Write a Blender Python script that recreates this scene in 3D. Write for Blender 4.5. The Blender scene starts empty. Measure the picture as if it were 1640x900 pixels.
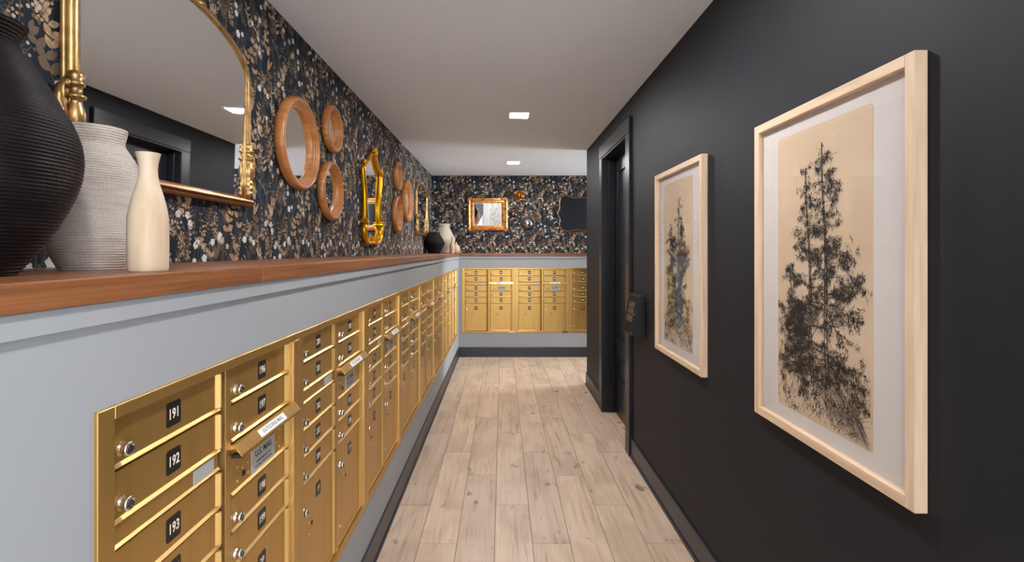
import bpy, bmesh, math, random
from mathutils import Vector, Matrix

scene = bpy.context.scene
C = scene.collection
PI = math.pi

# ------------------------------------------------------------------ camera
F_PX = 790.0
CAM_Z = 1.575
cam_d = bpy.data.cameras.new('camera')
cam_d.sensor_width = 36.0
cam_d.lens = 36.0 * F_PX / 1640.0
cam_d.shift_x = 15.5 / 1640.0
cam_d.shift_y = -49.0 / 1640.0
cam_d.clip_start = 0.02
cam = bpy.data.objects.new('camera', cam_d)
C.objects.link(cam)
cam.location = (0, 0, CAM_Z)
cam.rotation_euler = (PI / 2, 0, 0)
scene.camera = cam

# ------------------------------------------------------------------ view + world
vs = scene.view_settings
vs.view_transform = 'Standard'
vs.look = 'None'
vs.gamma = 1.0
vs.use_curve_mapping = False
vs.exposure = 1.0

world = bpy.data.worlds.new('world')
scene.world = world
world.use_nodes = True
world.node_tree.nodes['Background'].inputs[0].default_value = (0.75, 0.85, 1.0, 1)
world.node_tree.nodes['Background'].inputs[1].default_value = 1.0


def area(name, loc, rot, sx, sy, power, col):
    d = bpy.data.lights.new(name, 'AREA')
    d.shape = 'RECTANGLE'
    d.size, d.size_y = sx, sy
    d.energy = power
    d.color = col
    o = bpy.data.objects.new(name, d)
    C.objects.link(o)
    o.location = loc
    o.rotation_euler = rot
    return o


# window lights: lobby and entrance added unseen as fill, side hall past the corner
area('lobby_window_fill', (3.42, -1.50, 1.5), (0, PI / 2, 0), 2.2, 2.0, 30, (0.86, 0.94, 1.0))
area('entrance_glazing_fill', (1.20, -3.04, 1.33), (PI / 2, 0, 0), 1.95, 2.5, 75, (0.84, 0.93, 1.0))
area('side_hall_window_daylight', (5.22, 6.60, 1.55), (0, PI / 2, 0), 2.0, 1.2, 150, (0.90, 0.96, 1.0))
LAMP = 175.0          # strength of every ceiling light diffuser


# ------------------------------------------------------------------ helpers
def lin(r, g, b):
    def f(c):
        c = c / 255.0
        return c / 12.92 if c <= 0.04045 else ((c + 0.055) / 1.055) ** 2.4
    return (f(r), f(g), f(b), 1.0)


def mat(name, col, rough=0.5, metal=0.0, col2=None, scale=(8, 8, 8), detail=4, bump=0.0, bscale=None,
        lo=0.35, hi=0.65, spec=0.5, distort=0.0, rnd=False, coat=0.0):
    m = bpy.data.materials.new(name)
    m.use_nodes = True
    nt = m.node_tree
    b = nt.nodes['Principled BSDF']
    b.inputs['Base Color'].default_value = col
    b.inputs['Roughness'].default_value = rough
    b.inputs['Metallic'].default_value = metal
    b.inputs['Specular IOR Level'].default_value = spec
    b.inputs['Coat Weight'].default_value = coat
    tc = nt.nodes.new('ShaderNodeTexCoord')
    vec = tc.outputs['Object']
    if rnd:
        oi = nt.nodes.new('ShaderNodeObjectInfo')
        mu = nt.nodes.new('ShaderNodeMath'); mu.operation = 'MULTIPLY'; mu.inputs[1].default_value = 57.0
        nt.links.new(oi.outputs['Random'], mu.inputs[0])
        ad = nt.nodes.new('ShaderNodeVectorMath'); ad.operation = 'ADD'
        nt.links.new(vec, ad.inputs[0]); nt.links.new(mu.outputs[0], ad.inputs[1])
        vec = ad.outputs[0]
    def noise(sc, det, dist=0.0):
        mp = nt.nodes.new('ShaderNodeMapping'); mp.inputs['Scale'].default_value = sc
        nt.links.new(vec, mp.inputs[0])
        n = nt.nodes.new('ShaderNodeTexNoise'); n.inputs['Scale'].default_value = 1.0
        n.inputs['Detail'].default_value = det; n.inputs['Distortion'].default_value = dist
        nt.links.new(mp.outputs[0], n.inputs['Vector'])
        return n
    if col2 is not None:
        n = noise(scale, detail, distort)
        r = nt.nodes.new('ShaderNodeValToRGB')
        r.color_ramp.elements[0].position = lo; r.color_ramp.elements[0].color = col
        r.color_ramp.elements[1].position = hi; r.color_ramp.elements[1].color = col2
        nt.links.new(n.outputs['Fac'], r.inputs[0])
        nt.links.new(r.outputs[0], b.inputs['Base Color'])
    if bump:
        n = noise(bscale or scale, 4)
        bp = nt.nodes.new('ShaderNodeBump'); bp.inputs['Strength'].default_value = bump
        bp.inputs['Distance'].default_value = 0.004
        nt.links.new(n.outputs['Fac'], bp.inputs['Height'])
        nt.links.new(bp.outputs[0], b.inputs['Normal'])
    return m


def emis(name, col, strength):
    m = bpy.data.materials.new(name); m.use_nodes = True
    b = m.node_tree.nodes['Principled BSDF']
    b.inputs['Base Color'].default_value = (0.9, 0.9, 0.9, 1)
    b.inputs['Emission Color'].default_value = col
    b.inputs['Emission Strength'].default_value = strength
    return m


def box(bm, x0, x1, y0, y1, z0, z1, mi=0, bev=0.0, seg=1):
    r = bmesh.ops.create_cube(bm, size=1.0)
    vs_ = r['verts']
    bmesh.ops.transform(bm, matrix=Matrix.Translation(((x0 + x1) / 2, (y0 + y1) / 2, (z0 + z1) / 2)) @
                        Matrix.Diagonal((abs(x1 - x0), abs(y1 - y0), abs(z1 - z0), 1)), verts=vs_)
    fs = set(f for v in vs_ for f in v.link_faces)
    for f in fs: f.material_index = mi
    if bev > 0:
        es = list(set(e for v in vs_ for e in v.link_edges))
        rr = bmesh.ops.bevel(bm, geom=es, offset=bev, segments=seg, affect='EDGES', profile=0.5)
        for f in rr['faces']: f.material_index = mi


def prism(bm, pts, axis, a0, a1, mi=0):
    """pts: 2-D outline; axis 'x','y','z' is the extrusion axis from a0 to a1"""
    def P(p, a):
        if axis == 'x': return (a, p[0], p[1])
        if axis == 'y': return (p[0], a, p[1])
        return (p[0], p[1], a)
    A = [bm.verts.new(P(p, a0)) for p in pts]
    B = [bm.verts.new(P(p, a1)) for p in pts]
    n = len(pts)
    fs = [bm.faces.new(A), bm.faces.new(B[::-1])]
    for i in range(n):
        fs.append(bm.faces.new((A[i], B[i], B[(i + 1) % n], A[(i + 1) % n])))
    for f in fs: f.material_index = mi


def lathe(bm, prof, seg=48, axis='z', mi=0, center=(0, 0, 0), smooth=True, caps=True):
    """prof: list of (radius, along). axis 'z' up, or 'y' for out of the wall (along -> -y)"""
    cx, cy, cz = center
    rings = []
    for r, a in prof:
        ring = []
        for i in range(seg):
            t = 2 * PI * i / seg
            if axis == 'z': p = (cx + r * math.cos(t), cy + r * math.sin(t), cz + a)
            else: p = (cx + r * math.cos(t), cy - a, cz + r * math.sin(t))
            ring.append(bm.verts.new(p))
        rings.append(ring)
    fs = []
    for k in range(len(rings) - 1):
        for i in range(seg):
            j = (i + 1) % seg
            fs.append(bm.faces.new((rings[k][i], rings[k][j], rings[k + 1][j], rings[k + 1][i])))
    if caps:
        fs.append(bm.faces.new(rings[0][::-1])); fs.append(bm.faces.new(rings[-1]))
    for f in fs:
        f.material_index = mi; f.smooth = smooth and len(f.verts) == 4


def tube(bm, pts, rad, seg=8, closed=False, mi=0, flat=1.0, up=Vector((0, -1, 0))):
    """sweep a circle along pts; rad number or list; flat squashes along `up`"""
    P = [Vector(p) for p in pts]; n = len(P); rings = []
    for i in range(n):
        if closed: t = (P[(i + 1) % n] - P[i - 1])
        else: t = P[min(i + 1, n - 1)] - P[max(i - 1, 0)]
        if t.length < 1e-9: t = Vector((0, 0, 1))
        t.normalize()
        u = up - t * up.dot(t)
        if u.length < 1e-4: u = Vector((1, 0, 0)) - t * t.x
        u.normalize(); w = t.cross(u)
        r = rad[i] if isinstance(rad, (list, tuple)) else rad
        rings.append([bm.verts.new(P[i] + u * (r * flat * math.cos(2 * PI * k / seg)) + w * (r * math.sin(2 * PI * k / seg))) for k in range(seg)])
    fs = []
    for i in range(n if closed else n - 1):
        a, b = rings[i], rings[(i + 1) % n]
        for k in range(seg):
            l = (k + 1) % seg
            fs.append(bm.faces.new((a[k], a[l], b[l], b[k])))
    for f in fs: f.smooth = True
    if not closed:
        fs.append(bm.faces.new(rings[0])); fs.append(bm.faces.new(rings[-1][::-1]))
    for f in fs: f.material_index = mi


def ball(bm, c, r, sc=(1, 1, 1), mi=0, seg=12):
    rr = bmesh.ops.create_uvsphere(bm, u_segments=seg, v_segments=max(6, seg // 2), radius=r)
    bmesh.ops.transform(bm, matrix=Matrix.Translation(c) @ Matrix.Diagonal((*sc, 1)), verts=rr['verts'])
    for f in set(f for v in rr['verts'] for f in v.link_faces): f.smooth = True; f.material_index = mi


def spiral(bm, c, r0, r1, a0, a1, rad0, rad1, y=0.0, n=22, mi=0, seg=7):
    pts, rs = [], []
    for i in range(n):
        t = i / (n - 1); r = r0 + (r1 - r0) * t; a = a0 + (a1 - a0) * t
        pts.append((c[0] + r * math.cos(a), c[1] + y, c[2] + r * math.sin(a))); rs.append(rad0 + (rad1 - rad0) * t)
    tube(bm, pts, rs, seg, mi=mi)


def to_mesh(name, bm, mats, recalc=True):
    if recalc: bmesh.ops.recalc_face_normals(bm, faces=bm.faces[:])
    me = bpy.data.meshes.new(name)
    bm.to_mesh(me); bm.free()
    for m in (mats if isinstance(mats, (list, tuple)) else [mats]): me.materials.append(m)
    return me


def link(name, me, parent=None, loc=(0, 0, 0), rot=(0, 0, 0)):
    o = bpy.data.objects.new(name, me); C.objects.link(o)
    o.location = loc; o.rotation_euler = rot
    if parent: o.parent = parent
    return o


def obj(name, bm, mats, parent=None, loc=(0, 0, 0), rot=(0, 0, 0)):
    return link(name, to_mesh(name, bm, mats), parent, loc, rot)


def empty(name, loc, rot=(0, 0, 0)):
    o = bpy.data.objects.new(name, None); C.objects.link(o)
    o.location = loc; o.rotation_euler = rot; o.empty_display_size = 0.1
    return o


def tag(o, label, cat, group=None):
    o['label'] = label; o['category'] = cat
    if group: o['group'] = group
    return o


def struct(o, label=None):
    o['kind'] = 'structure'
    if label: o['label'] = label
    return o


def NB(): return bmesh.new()


_text_cache = {}
def text_geo(s, size):
    """vertices / faces of a line of lettering, centred, in the xz plane"""
    key = (s, size)
    if key in _text_cache: return _text_cache[key]
    cu = bpy.data.curves.new('lettering', 'FONT'); cu.body = s; cu.size = size
    cu.align_x = 'CENTER'; cu.align_y = 'CENTER'; cu.resolution_u = 2; cu.offset = size * 0.022
    o = bpy.data.objects.new('lettering', cu); C.objects.link(o)
    dg = bpy.context.evaluated_depsgraph_get(); dg.update()
    me = o.evaluated_get(dg).to_mesh()
    V = [(v.co.x, v.co.y) for v in me.vertices]; Fc = [tuple(p.vertices) for p in me.polygons]
    bpy.data.objects.remove(o); bpy.data.curves.remove(cu)
    _text_cache[key] = (V, Fc)
    return V, Fc


def add_text(bm, s, size, cx, cz, y, mi, sx=1.0):
    V, Fc = text_geo(s, size)
    vv = [bm.verts.new((cx + x * sx, y, cz + z)) for x, z in V]
    for f in Fc:
        try:
            ff = bm.faces.new([vv[i] for i in f]); ff.material_index = mi
        except ValueError: pass


# ------------------------------------------------------------------ materials
M = {}
M['ceiling'] = mat('ceiling_paint', lin(228, 235, 243), 0.9, bump=0.05, bscale=(90, 90, 90))
M['dark_wall'] = mat('charcoal_paint', lin(29, 31, 37), 0.6, col2=lin(32, 33, 39), scale=(3, 3, 3), bump=0.06, bscale=(120, 120, 120), spec=0.25)
M['dark_gloss'] = mat('charcoal_satin_paint', lin(28, 29, 35), 0.36, spec=0.45)
M['dark_base'] = mat('charcoal_baseboard_paint', lin(46, 47, 54), 0.38, spec=0.5)
M['grey_wall'] = mat('grey_paint', lin(149, 151, 154), 0.6, col2=lin(152, 154, 157), scale=(2, 2, 2), bump=0.05, bscale=(140, 140, 140))
M['white_paint'] = mat('white_paint', lin(232, 230, 226), 0.6)
M['blue_grey'] = mat('blue_grey_paint', lin(120, 128, 140), 0.6)
M['paper_bg'] = mat('wallpaper_ground', lin(24, 31, 40), 0.75, col2=lin(20, 25, 33), scale=(6, 6, 6), spec=0.25)
M['p_tan'] = mat('print_tan', lin(180, 147, 114), 0.75, col2=lin(140, 110, 84), scale=(60, 60, 60), spec=0.2)
M['p_brown'] = mat('print_brown', lin(104, 86, 70), 0.75, spec=0.2)
M['p_cream'] = mat('print_cream', lin(190, 172, 150), 0.75, col2=lin(152, 134, 114), scale=(60, 60, 60), spec=0.2)
M['p_white'] = mat('print_white', lin(206, 205, 205), 0.75, spec=0.2)
M['p_grey'] = mat('print_grey', lin(98, 96, 92), 0.75, spec=0.2)
M['p_slate'] = mat('print_slate', lin(60, 67, 78), 0.75, spec=0.2)
M['pale_paper'] = mat('pale_wallpaper_ground', lin(225, 222, 212), 0.8)
M['pale_leaf'] = mat('pale_print_leaf', lin(160, 160, 152), 0.8)

M['gold'] = mat('brass_gold_paint', lin(202, 161, 94), 0.35, 0.82, col2=lin(196, 155, 88), scale=(40, 3, 3), spec=0.5)
M['gold_recess_shade'] = mat('brass_gold_recess_shade', lin(128, 92, 42), 0.45, 0.6)  # darker copy of the gold, shading the recesses by colour
M['gold_highlight'] = mat('brass_gold_highlight', lin(216, 178, 112), 0.36, 0.7)  # paler gold paints the highlights on lips, hinge strips and trim edges
M['chrome'] = mat('chrome', lin(215, 215, 215), 0.18, 1.0)
M['keyway'] = mat('black_keyway', lin(25, 25, 25), 0.5)
M['black_plate'] = mat('black_plate', lin(22, 18, 17), 0.4)
M['plate_digits'] = mat('plate_digits', lin(232, 222, 205), 0.5)
M['silver_plate'] = mat('silver_plate', lin(186, 184, 182), 0.4, 0.35)
M['plate_ink'] = mat('plate_ink', lin(50, 48, 50), 0.6)
M['white_sticker'] = mat('white_sticker', lin(232, 230, 226), 0.5)
M['sticker_ink'] = mat('sticker_ink', lin(120, 120, 125), 0.6)

M['walnut'] = mat('walnut_ledge', lin(108, 64, 38), 0.34, col2=lin(152, 96, 58), scale=(70, 2.2, 110), detail=6, lo=0.3, hi=0.72, distort=0.9, rnd=True)
M['round_wood'] = mat('honey_wood', lin(160, 98, 48), 0.36, col2=lin(182, 120, 66), scale=(9, 9, 50), detail=5, rnd=True)
M['mirror'] = mat('mirror_silver', (0.95, 0.955, 0.96, 1), 0.012, 1.0)
M['dark_mirror'] = mat('smoked_mirror', (0.42, 0.43, 0.44, 1), 0.02, 1.0)
M['antique_gold'] = mat('antique_gold', lin(190, 152, 98), 0.32, 0.82, col2=lin(116, 86, 52), scale=(18, 18, 18), lo=0.42, hi=0.75)
M['bronze_gold'] = mat('bronze_gold_bar', lin(150, 106, 70), 0.3, 0.8)
M['bright_gold'] = mat('bright_yellow_gold', lin(224, 164, 20), 0.30, 0.80, col2=lin(196, 136, 14), scale=(6, 6, 6), lo=0.4, hi=0.75)
M['rose_gold'] = mat('orange_gold_leaf', lin(222, 158, 92), 0.3, 0.7, col2=lin(140, 78, 40), scale=(24, 24, 24), lo=0.45, hi=0.7)
M['amber'] = mat('amber_metal', lin(180, 112, 44), 0.12, 0.95)
M['bronze'] = mat('brown_bronze_metal', lin(120, 92, 78), 0.12, 0.95)
M['steel'] = mat('polished_steel', lin(190, 190, 192), 0.06, 1.0)
M['black_metal'] = mat('black_metal', lin(24, 24, 26), 0.35)
M['black_clay'] = mat('black_ceramic', lin(14, 9, 12), 0.46, col2=lin(30, 20, 22), scale=(14, 14, 30), lo=0.4, hi=0.7, bump=0.25, bscale=(160, 160, 160), spec=0.16)
M['matte_black'] = mat('matte_black_ceramic', lin(7, 7, 8), 0.7, spec=0.2)
M['stone_clay'] = mat('pale_stoneware', lin(198, 187, 176), 0.85, col2=lin(176, 164, 153), scale=(14, 14, 90), lo=0.35, hi=0.7, bump=0.6, bscale=(200, 200, 260))
M['light_wood'] = mat('pale_turned_wood', lin(204, 182, 156), 0.55, col2=lin(176, 144, 112), scale=(30, 30, 4), lo=0.42, hi=0.78, detail=5)
M['cream_clay'] = mat('cream_ceramic', lin(178, 163, 147), 0.8)
M['ash'] = mat('pale_ash_frame', lin(226, 198, 168), 0.5, col2=lin(208, 176, 144), scale=(60, 60, 4), detail=5, lo=0.4, hi=0.7, rnd=True)
M['mat_board'] = mat('white_mat_board', lin(214, 207, 204), 0.85)
M['beige_paper'] = mat('beige_paper', lin(214, 190, 164), 0.85, col2=lin(206, 180, 152), scale=(4, 4, 4))
M['ink'] = mat('black_ink', lin(30, 28, 30), 0.9)
M['ink_grey'] = mat('washed_ink', lin(92, 82, 76), 0.9)
M['panel_dark'] = mat('dark_plastic', lin(30, 30, 36), 0.5, spec=0.3)
M['panel_face'] = mat('black_panel_face', lin(24, 23, 24), 0.65, spec=0.15)
M['panel_label'] = mat('faded_label', lin(104, 88, 62), 0.7, col2=lin(66, 54, 40), scale=(60, 60, 60), spec=0.15)
M['diffuser'] = emis('lamp_diffuser', (1.0, 0.99, 0.985, 1), LAMP)
M['lamp_frame'] = mat('white_lamp_frame', lin(225, 215, 210), 0.5)
M['grout'] = mat('grey_grout', lin(112, 106, 102), 0.9)


def glass_mat():
    m = bpy.data.materials.new('picture_glass'); m.use_nodes = True
    nt = m.node_tree; nt.nodes.clear()
    out = nt.nodes.new('ShaderNodeOutputMaterial'); mx = nt.nodes.new('ShaderNodeMixShader')
    tr = nt.nodes.new('ShaderNodeBsdfTransparent'); gl = nt.nodes.new('ShaderNodeBsdfGlossy')
    gl.inputs['Roughness'].default_value = 0.02
    fr = nt.nodes.new('ShaderNodeFresnel'); fr.inputs['IOR'].default_value = 1.42
    ge = nt.nodes.new('ShaderNodeNewGeometry'); iv = nt.nodes.new('ShaderNodeMath'); iv.operation = 'SUBTRACT'; iv.inputs[0].default_value = 1.0
    ml = nt.nodes.new('ShaderNodeMath'); ml.operation = 'MULTIPLY'
    nt.links.new(ge.outputs['Backfacing'], iv.inputs[1]); nt.links.new(iv.outputs[0], ml.inputs[0]); nt.links.new(fr.outputs[0], ml.inputs[1])
    nt.links.new(ml.outputs[0], mx.inputs[0]); nt.links.new(tr.outputs[0], mx.inputs[1]); nt.links.new(gl.outputs[0], mx.inputs[2])
    nt.links.new(mx.outputs[0], out.inputs[0])
    return m
M['glass'] = glass_mat()


def plank_mat():
    m = bpy.data.materials.new('wood_look_plank'); m.use_nodes = True
    nt = m.node_tree; b = nt.nodes['Principled BSDF']; N = nt.nodes.new; L = nt.links.new
    b.inputs['Roughness'].default_value = 0.42
    tc = N('ShaderNodeTexCoord'); oi = N('ShaderNodeObjectInfo')
    mu = N('ShaderNodeMath'); mu.operation = 'MULTIPLY'; mu.inputs[1].default_value = 91.0; L(oi.outputs['Random'], mu.inputs[0])
    ad = N('ShaderNodeVectorMath'); L(tc.outputs['Object'], ad.inputs[0]); L(mu.outputs[0], ad.inputs[1])
    def nz(sc, det, dist):
        mp = N('ShaderNodeMapping'); mp.inputs['Scale'].default_value = sc; L(ad.outputs[0], mp.inputs[0])
        n = N('ShaderNodeTexNoise'); n.inputs['Scale'].default_value = 1; n.inputs['Detail'].default_value = det
        n.inputs['Distortion'].default_value = dist; L(mp.outputs[0], n.inputs['Vector']); return n
    def ramp(src, stops):
        r = N('ShaderNodeValToRGB'); e = r.color_ramp.elements
        while len(e) < len(stops): e.new(0.5)
        for k, (p, c) in enumerate(stops): e[k].position = p; e[k].color = c
        L(src, r.inputs[0]); return r
    grain = ramp(nz((26, 1.7, 26), 5, 1.2).outputs['Fac'],
                 [(0.25, lin(168, 142, 118)), (0.42, lin(200, 174, 151)), (0.6, lin(209, 185, 163)), (0.8, lin(186, 157, 131))])
    patch = ramp(nz((5, 2.2, 5), 2, 0.4).outputs['Fac'], [(0.36, (0.80, 0.785, 0.77, 1)), (0.56, (1, 1, 1, 1))])
    knot = ramp(nz((13, 8, 13), 1.5, 0.2).outputs['Fac'], [(0.68, (1, 1, 1, 1)), (0.77, (0.42, 0.36, 0.32, 1))])
    tone = ramp(oi.outputs['Random'], [(0.0, (0.90, 0.90, 0.91, 1)), (1.0, (1.05, 1.04, 1.02, 1))])
    cur = grain.outputs[0]
    for o in (patch, knot, tone):
        mx = N('ShaderNodeMix'); mx.data_type = 'RGBA'; mx.blend_type = 'MULTIPLY'; mx.inputs[0].default_value = 1.0
        L(cur, mx.inputs[6]); L(o.outputs[0], mx.inputs[7]); cur = mx.outputs[2]
    L(cur, b.inputs['Base Color'])
    return m
M['plank'] = plank_mat()

# ------------------------------------------------------------------ dimensions of the place
XL, XLU, XR = -0.650, -1.103, 0.99        # grey half wall, papered wall above it, dark wall
YB, YBU = 7.30, 7.73                      # the same at the end of the corridor
ZC = 2.748                                # ceiling
ZT, ZLB, ZA = 1.533, 1.491, 1.4555        # ledge top, ledge underside, apron bottom
Y_END = 5.78                              # end of the dark wall
MB_Z0, MB_Z1 = 0.360, 1.316               # mailbox bank
MB_W = 0.780
MB_Y0 = 0.785
N_LEFT = 8
MB_Y1 = MB_Y0 + MB_W * N_LEFT
BK_W = 0.792
BK_X0 = -0.600
N_BACK = 3
BK_X1 = BK_X0 + BK_W * N_BACK
REAR = -3.0
D_NEAR, D_FAR = 3.8, 4.9                 # span of the door opening

# ------------------------------------------------------------------ floor and its planks
bm = NB(); box(bm, -1.3, 5.4, REAR - 0.1, 7.9, -0.08, -0.0025)
floor = struct(obj('floor', bm, M['grout']), 'wood-look plank floor with grey joints')
PW, PLEN, GAP = 0.203, 1.2, 0.0032
bm = NB(); box(bm, -PW / 2 + GAP / 2, PW / 2 - GAP / 2, -PLEN / 2 + GAP / 2, PLEN / 2 - GAP / 2, -0.006, 0, bev=0.0012)
plank_me = to_mesh('plank', bm, M['plank'])
starts = {0: 3.05, 1: 2.65, 2: 3.45}
for k in range(-4, 9):
    xc = -0.041 + PW * (k + 0.5)
    off = starts[k % 3]
    y = off - 1.2 * 4
    while y < YB:
        y0, y1 = y, y + PLEN
        y = y1
        if y1 < -1.2: continue
        if k == 5 and not (y1 > 5.6 or (y0 < D_FAR and y1 > D_NEAR)): continue
        if k > 5 and y1 < 5.6: continue
        link('plank', plank_me, floor, (xc, (y0 + y1) / 2, 0))
# the rest of the same floor, out of the photograph
bm = NB()
box(bm, 1.80, 5.2, 5.8, YB, -0.0025, 0); box(bm, -1.1, 3.4, REAR, -1.85, -0.0025, 0); box(bm, 0.976, 3.4, -1.85, 0.15, -0.0025, 0)
obj('plank_field', bm, M['plank'], floor)['kind'] = 'stuff'

# ------------------------------------------------------------------ ceiling
bm = NB(); box(bm, -1.3, 5.4, REAR - 0.1, 7.9, ZC, ZC + 0.1)
struct(obj('ceiling', bm, M['ceiling']), 'flat pale grey painted ceiling')

# ------------------------------------------------------------------ walls
bm = NB(); box(bm, XLU - 0.1, XLU, REAR, YBU + 0.1, 0, ZC)
wall_left = struct(obj('wall_left', bm, M['paper_bg']), 'dark navy wallpapered wall with tan botanical print above the ledge')
bm = NB(); box(bm, XLU, 5.3, YBU, YBU + 0.1, 0, ZC)
wall_back = struct(obj('wall_back', bm, M['paper_bg']), 'dark navy wallpapered end wall with botanical print')
# grey half walls with an opening for the mailboxes
bm = NB()
box(bm, XL - 0.10, XL, -0.9, YB, 0, MB_Z0); box(bm, XL - 0.10, XL, -0.9, YB, MB_Z1, ZLB)
box(bm, XL - 0.10, XL, -0.9, MB_Y0, MB_Z0, MB_Z1); box(bm, XL - 0.10, XL, MB_Y1, YB, MB_Z0, MB_Z1)
box(bm, XLU, XL - 0.10, -0.9, -0.8, 0, ZLB)
struct(obj('wall_left_lower', bm, M['grey_wall']), 'grey painted half wall holding the gold mailboxes')
bm = NB()
box(bm, XL - 0.10, 5.2, YB, YB + 0.1, 0, MB_Z0); box(bm, XL - 0.10, 5.2, YB, YB + 0.1, MB_Z1, ZLB)
box(bm, XL - 0.10, BK_X0, YB, YB + 0.1, MB_Z0, MB_Z1); box(bm, BK_X1, 5.2, YB, YB + 0.1, MB_Z0, MB_Z1)
struct(obj('wall_back_lower', bm, M['grey_wall']), 'grey painted half wall at the end of the corridor')
# apron boards under the ledge
bm = NB(); box(bm, XL, XL + 0.010, -0.9, YB, ZA, ZLB, bev=0.0015)
struct(obj('trim_1', bm, M['grey_wall']), 'grey apron board under the wooden ledge along the left wall')
bm = NB(); box(bm, XL + 0.010, 5.2, YB - 0.010, YB, ZA, ZLB, bev=0.0015)
struct(obj('trim_2', bm, M['grey_wall']), 'grey apron board under the end wall ledge')

# dark wall with the door opening
D0, D1, DZ = 3.875, 4.81, 2.475
bm = NB()
box(bm, XR, XR + 0.2, 0.15, D0, 0, ZC); box(bm, XR, XR + 0.2, D1, Y_END, 0, ZC); box(bm, XR, XR + 0.2, D0, D1, DZ, ZC)
box(bm, XR + 0.2, 5.2, Y_END - 0.15, Y_END, 0, ZC)
box(bm, XR + 0.2, 3.4, 0.15, 0.30, 0, ZC)
struct(obj('wall_right', bm, M['dark_wall']), 'charcoal painted wall with the pictures and a door')
# lobby behind the camera: rear wall and window wall
bm = NB(); box(bm, -0.479, 0.2, REAR - 0.1, REAR, 0, ZC); box(bm, 0.2, 3.4, REAR - 0.1, REAR, 2.6, ZC); box(bm, 2.19, 3.4, REAR - 0.1, REAR, 0, 2.6)
wall_rear = struct(obj('wall_rear', bm, M['pale_paper']), 'pale wallpapered lobby wall')
bm = NB(); box(bm, XLU, -0.713, REAR - 0.1, REAR, 0, ZC)
struct(obj('wall_rear_side', bm, M['blue_grey']), 'blue grey painted strip of lobby wall')
bm = NB(); box(bm, -0.713, -0.479, REAR - 0.1, REAR + 0.02, 0, ZC, bev=0.003)
struct(obj('trim_3', bm, M['white_paint']), 'wide white casing on the lobby wall')
def window_wall(name, x, y0, y1, wy0, wy1, wz0, wz1, nm, lab):
    bm = NB()
    box(bm, x, x + 0.1, y0, wy0, 0, ZC); box(bm, x, x + 0.1, wy1, y1, 0, ZC)
    box(bm, x, x + 0.1, wy0, wy1, 0, wz0); box(bm, x, x + 0.1, wy0, wy1, wz1, ZC)
    struct(obj(name, bm, M['white_paint']), 'white painted wall around the ' + lab)
    bm = NB()
    t = 0.05
    box(bm, x - 0.01, x + 0.05, wy0, wy0 + t, wz0, wz1); box(bm, x - 0.01, x + 0.05, wy1 - t, wy1, wz0, wz1)
    box(bm, x - 0.01, x + 0.05, wy0, wy1, wz0, wz0 + t); box(bm, x - 0.01, x + 0.05, wy0, wy1, wz1 - t, wz1)
    ym = (wy0 + wy1) / 2
    box(bm, x, x + 0.04, ym - 0.025, ym + 0.025, wz0, wz1)
    struct(obj(nm, bm, M['black_metal']), lab)
window_wall('wall_lobby_side', 3.40, REAR - 0.1, 0.30, -2.5, -0.5, 0.4, 2.6, 'fill_window', 'added black framed lobby window for fill light')  # lobby window added out of view to hold its fill light
window_wall('wall_hall_end', 5.20, Y_END - 0.15, YBU + 0.1, 6.0, 7.2, 0.55, 2.55, 'window_2', 'black framed side hall window')

bm = NB()
for xx in (0.2, 1.17, 2.14): box(bm, xx, xx + 0.05, REAR - 0.02, REAR + 0.02, 0, 2.6)
box(bm, 0.2, 2.19, REAR - 0.02, REAR + 0.02, 2.55, 2.6); box(bm, 0.2, 2.19, REAR - 0.02, REAR + 0.02, 0, 0.08)
struct(obj('fill_glazing', bm, M['black_metal']), 'added black framed glazed entrance wall for fill light behind the camera')  # unseen glazing, added so fill light comes from behind the camera

# baseboards (a flat board and a small shoe moulding)
def baseboard(name, lab, boards):
    bm = NB()
    for (x0, x1, y0, y1, sx0, sx1, sy0, sy1) in boards:
        box(bm, x0, x1, y0, y1, 0, 0.145, bev=0.003)
        box(bm, sx0, sx1, sy0, sy1, 0, 0.022, bev=0.004)
    struct(obj(name, bm, M['dark_base']), lab)
baseboard('baseboard_left', 'charcoal baseboard along the grey half wall',
          [(XL, XL + 0.010, -0.9, YB, XL + 0.010, XL + 0.016, -0.9, YB)])
baseboard('baseboard_back', 'charcoal baseboard under the end wall mailboxes',
          [(XL + 0.010, 5.2, YB - 0.012, YB, XL + 0.016, 5.2, YB - 0.018, YB - 0.012)])
baseboard('baseboard_right', 'charcoal baseboard along the dark wall',
          [(XR - 0.012, XR, 0.15, D0 - 0.115, XR - 0.019, XR - 0.012, 0.15, D0 - 0.115),
           (XR - 0.012, XR, D1 + 0.115, Y_END + 0.012, XR - 0.019, XR - 0.012, D1 + 0.115, Y_END + 0.018),
           (XR, 5.2, Y_END, Y_END + 0.012, XR, 5.2, Y_END + 0.012, Y_END + 0.018)])

# ------------------------------------------------------------------ door in the dark wall
door = struct(empty('door_1', (XR, (D0 + D1) / 2, 0)), 'charcoal panelled door in a deep casing in the dark wall')
hw = (D1 - D0) / 2
def dpart(name, bm, m=None, parent=None): return obj(name, bm, m or M['dark_gloss'], parent or door)
# local: x along world X, y along world Y, relative to the door empty
bm = NB()
dx = 0.108
st = 0.115
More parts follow.
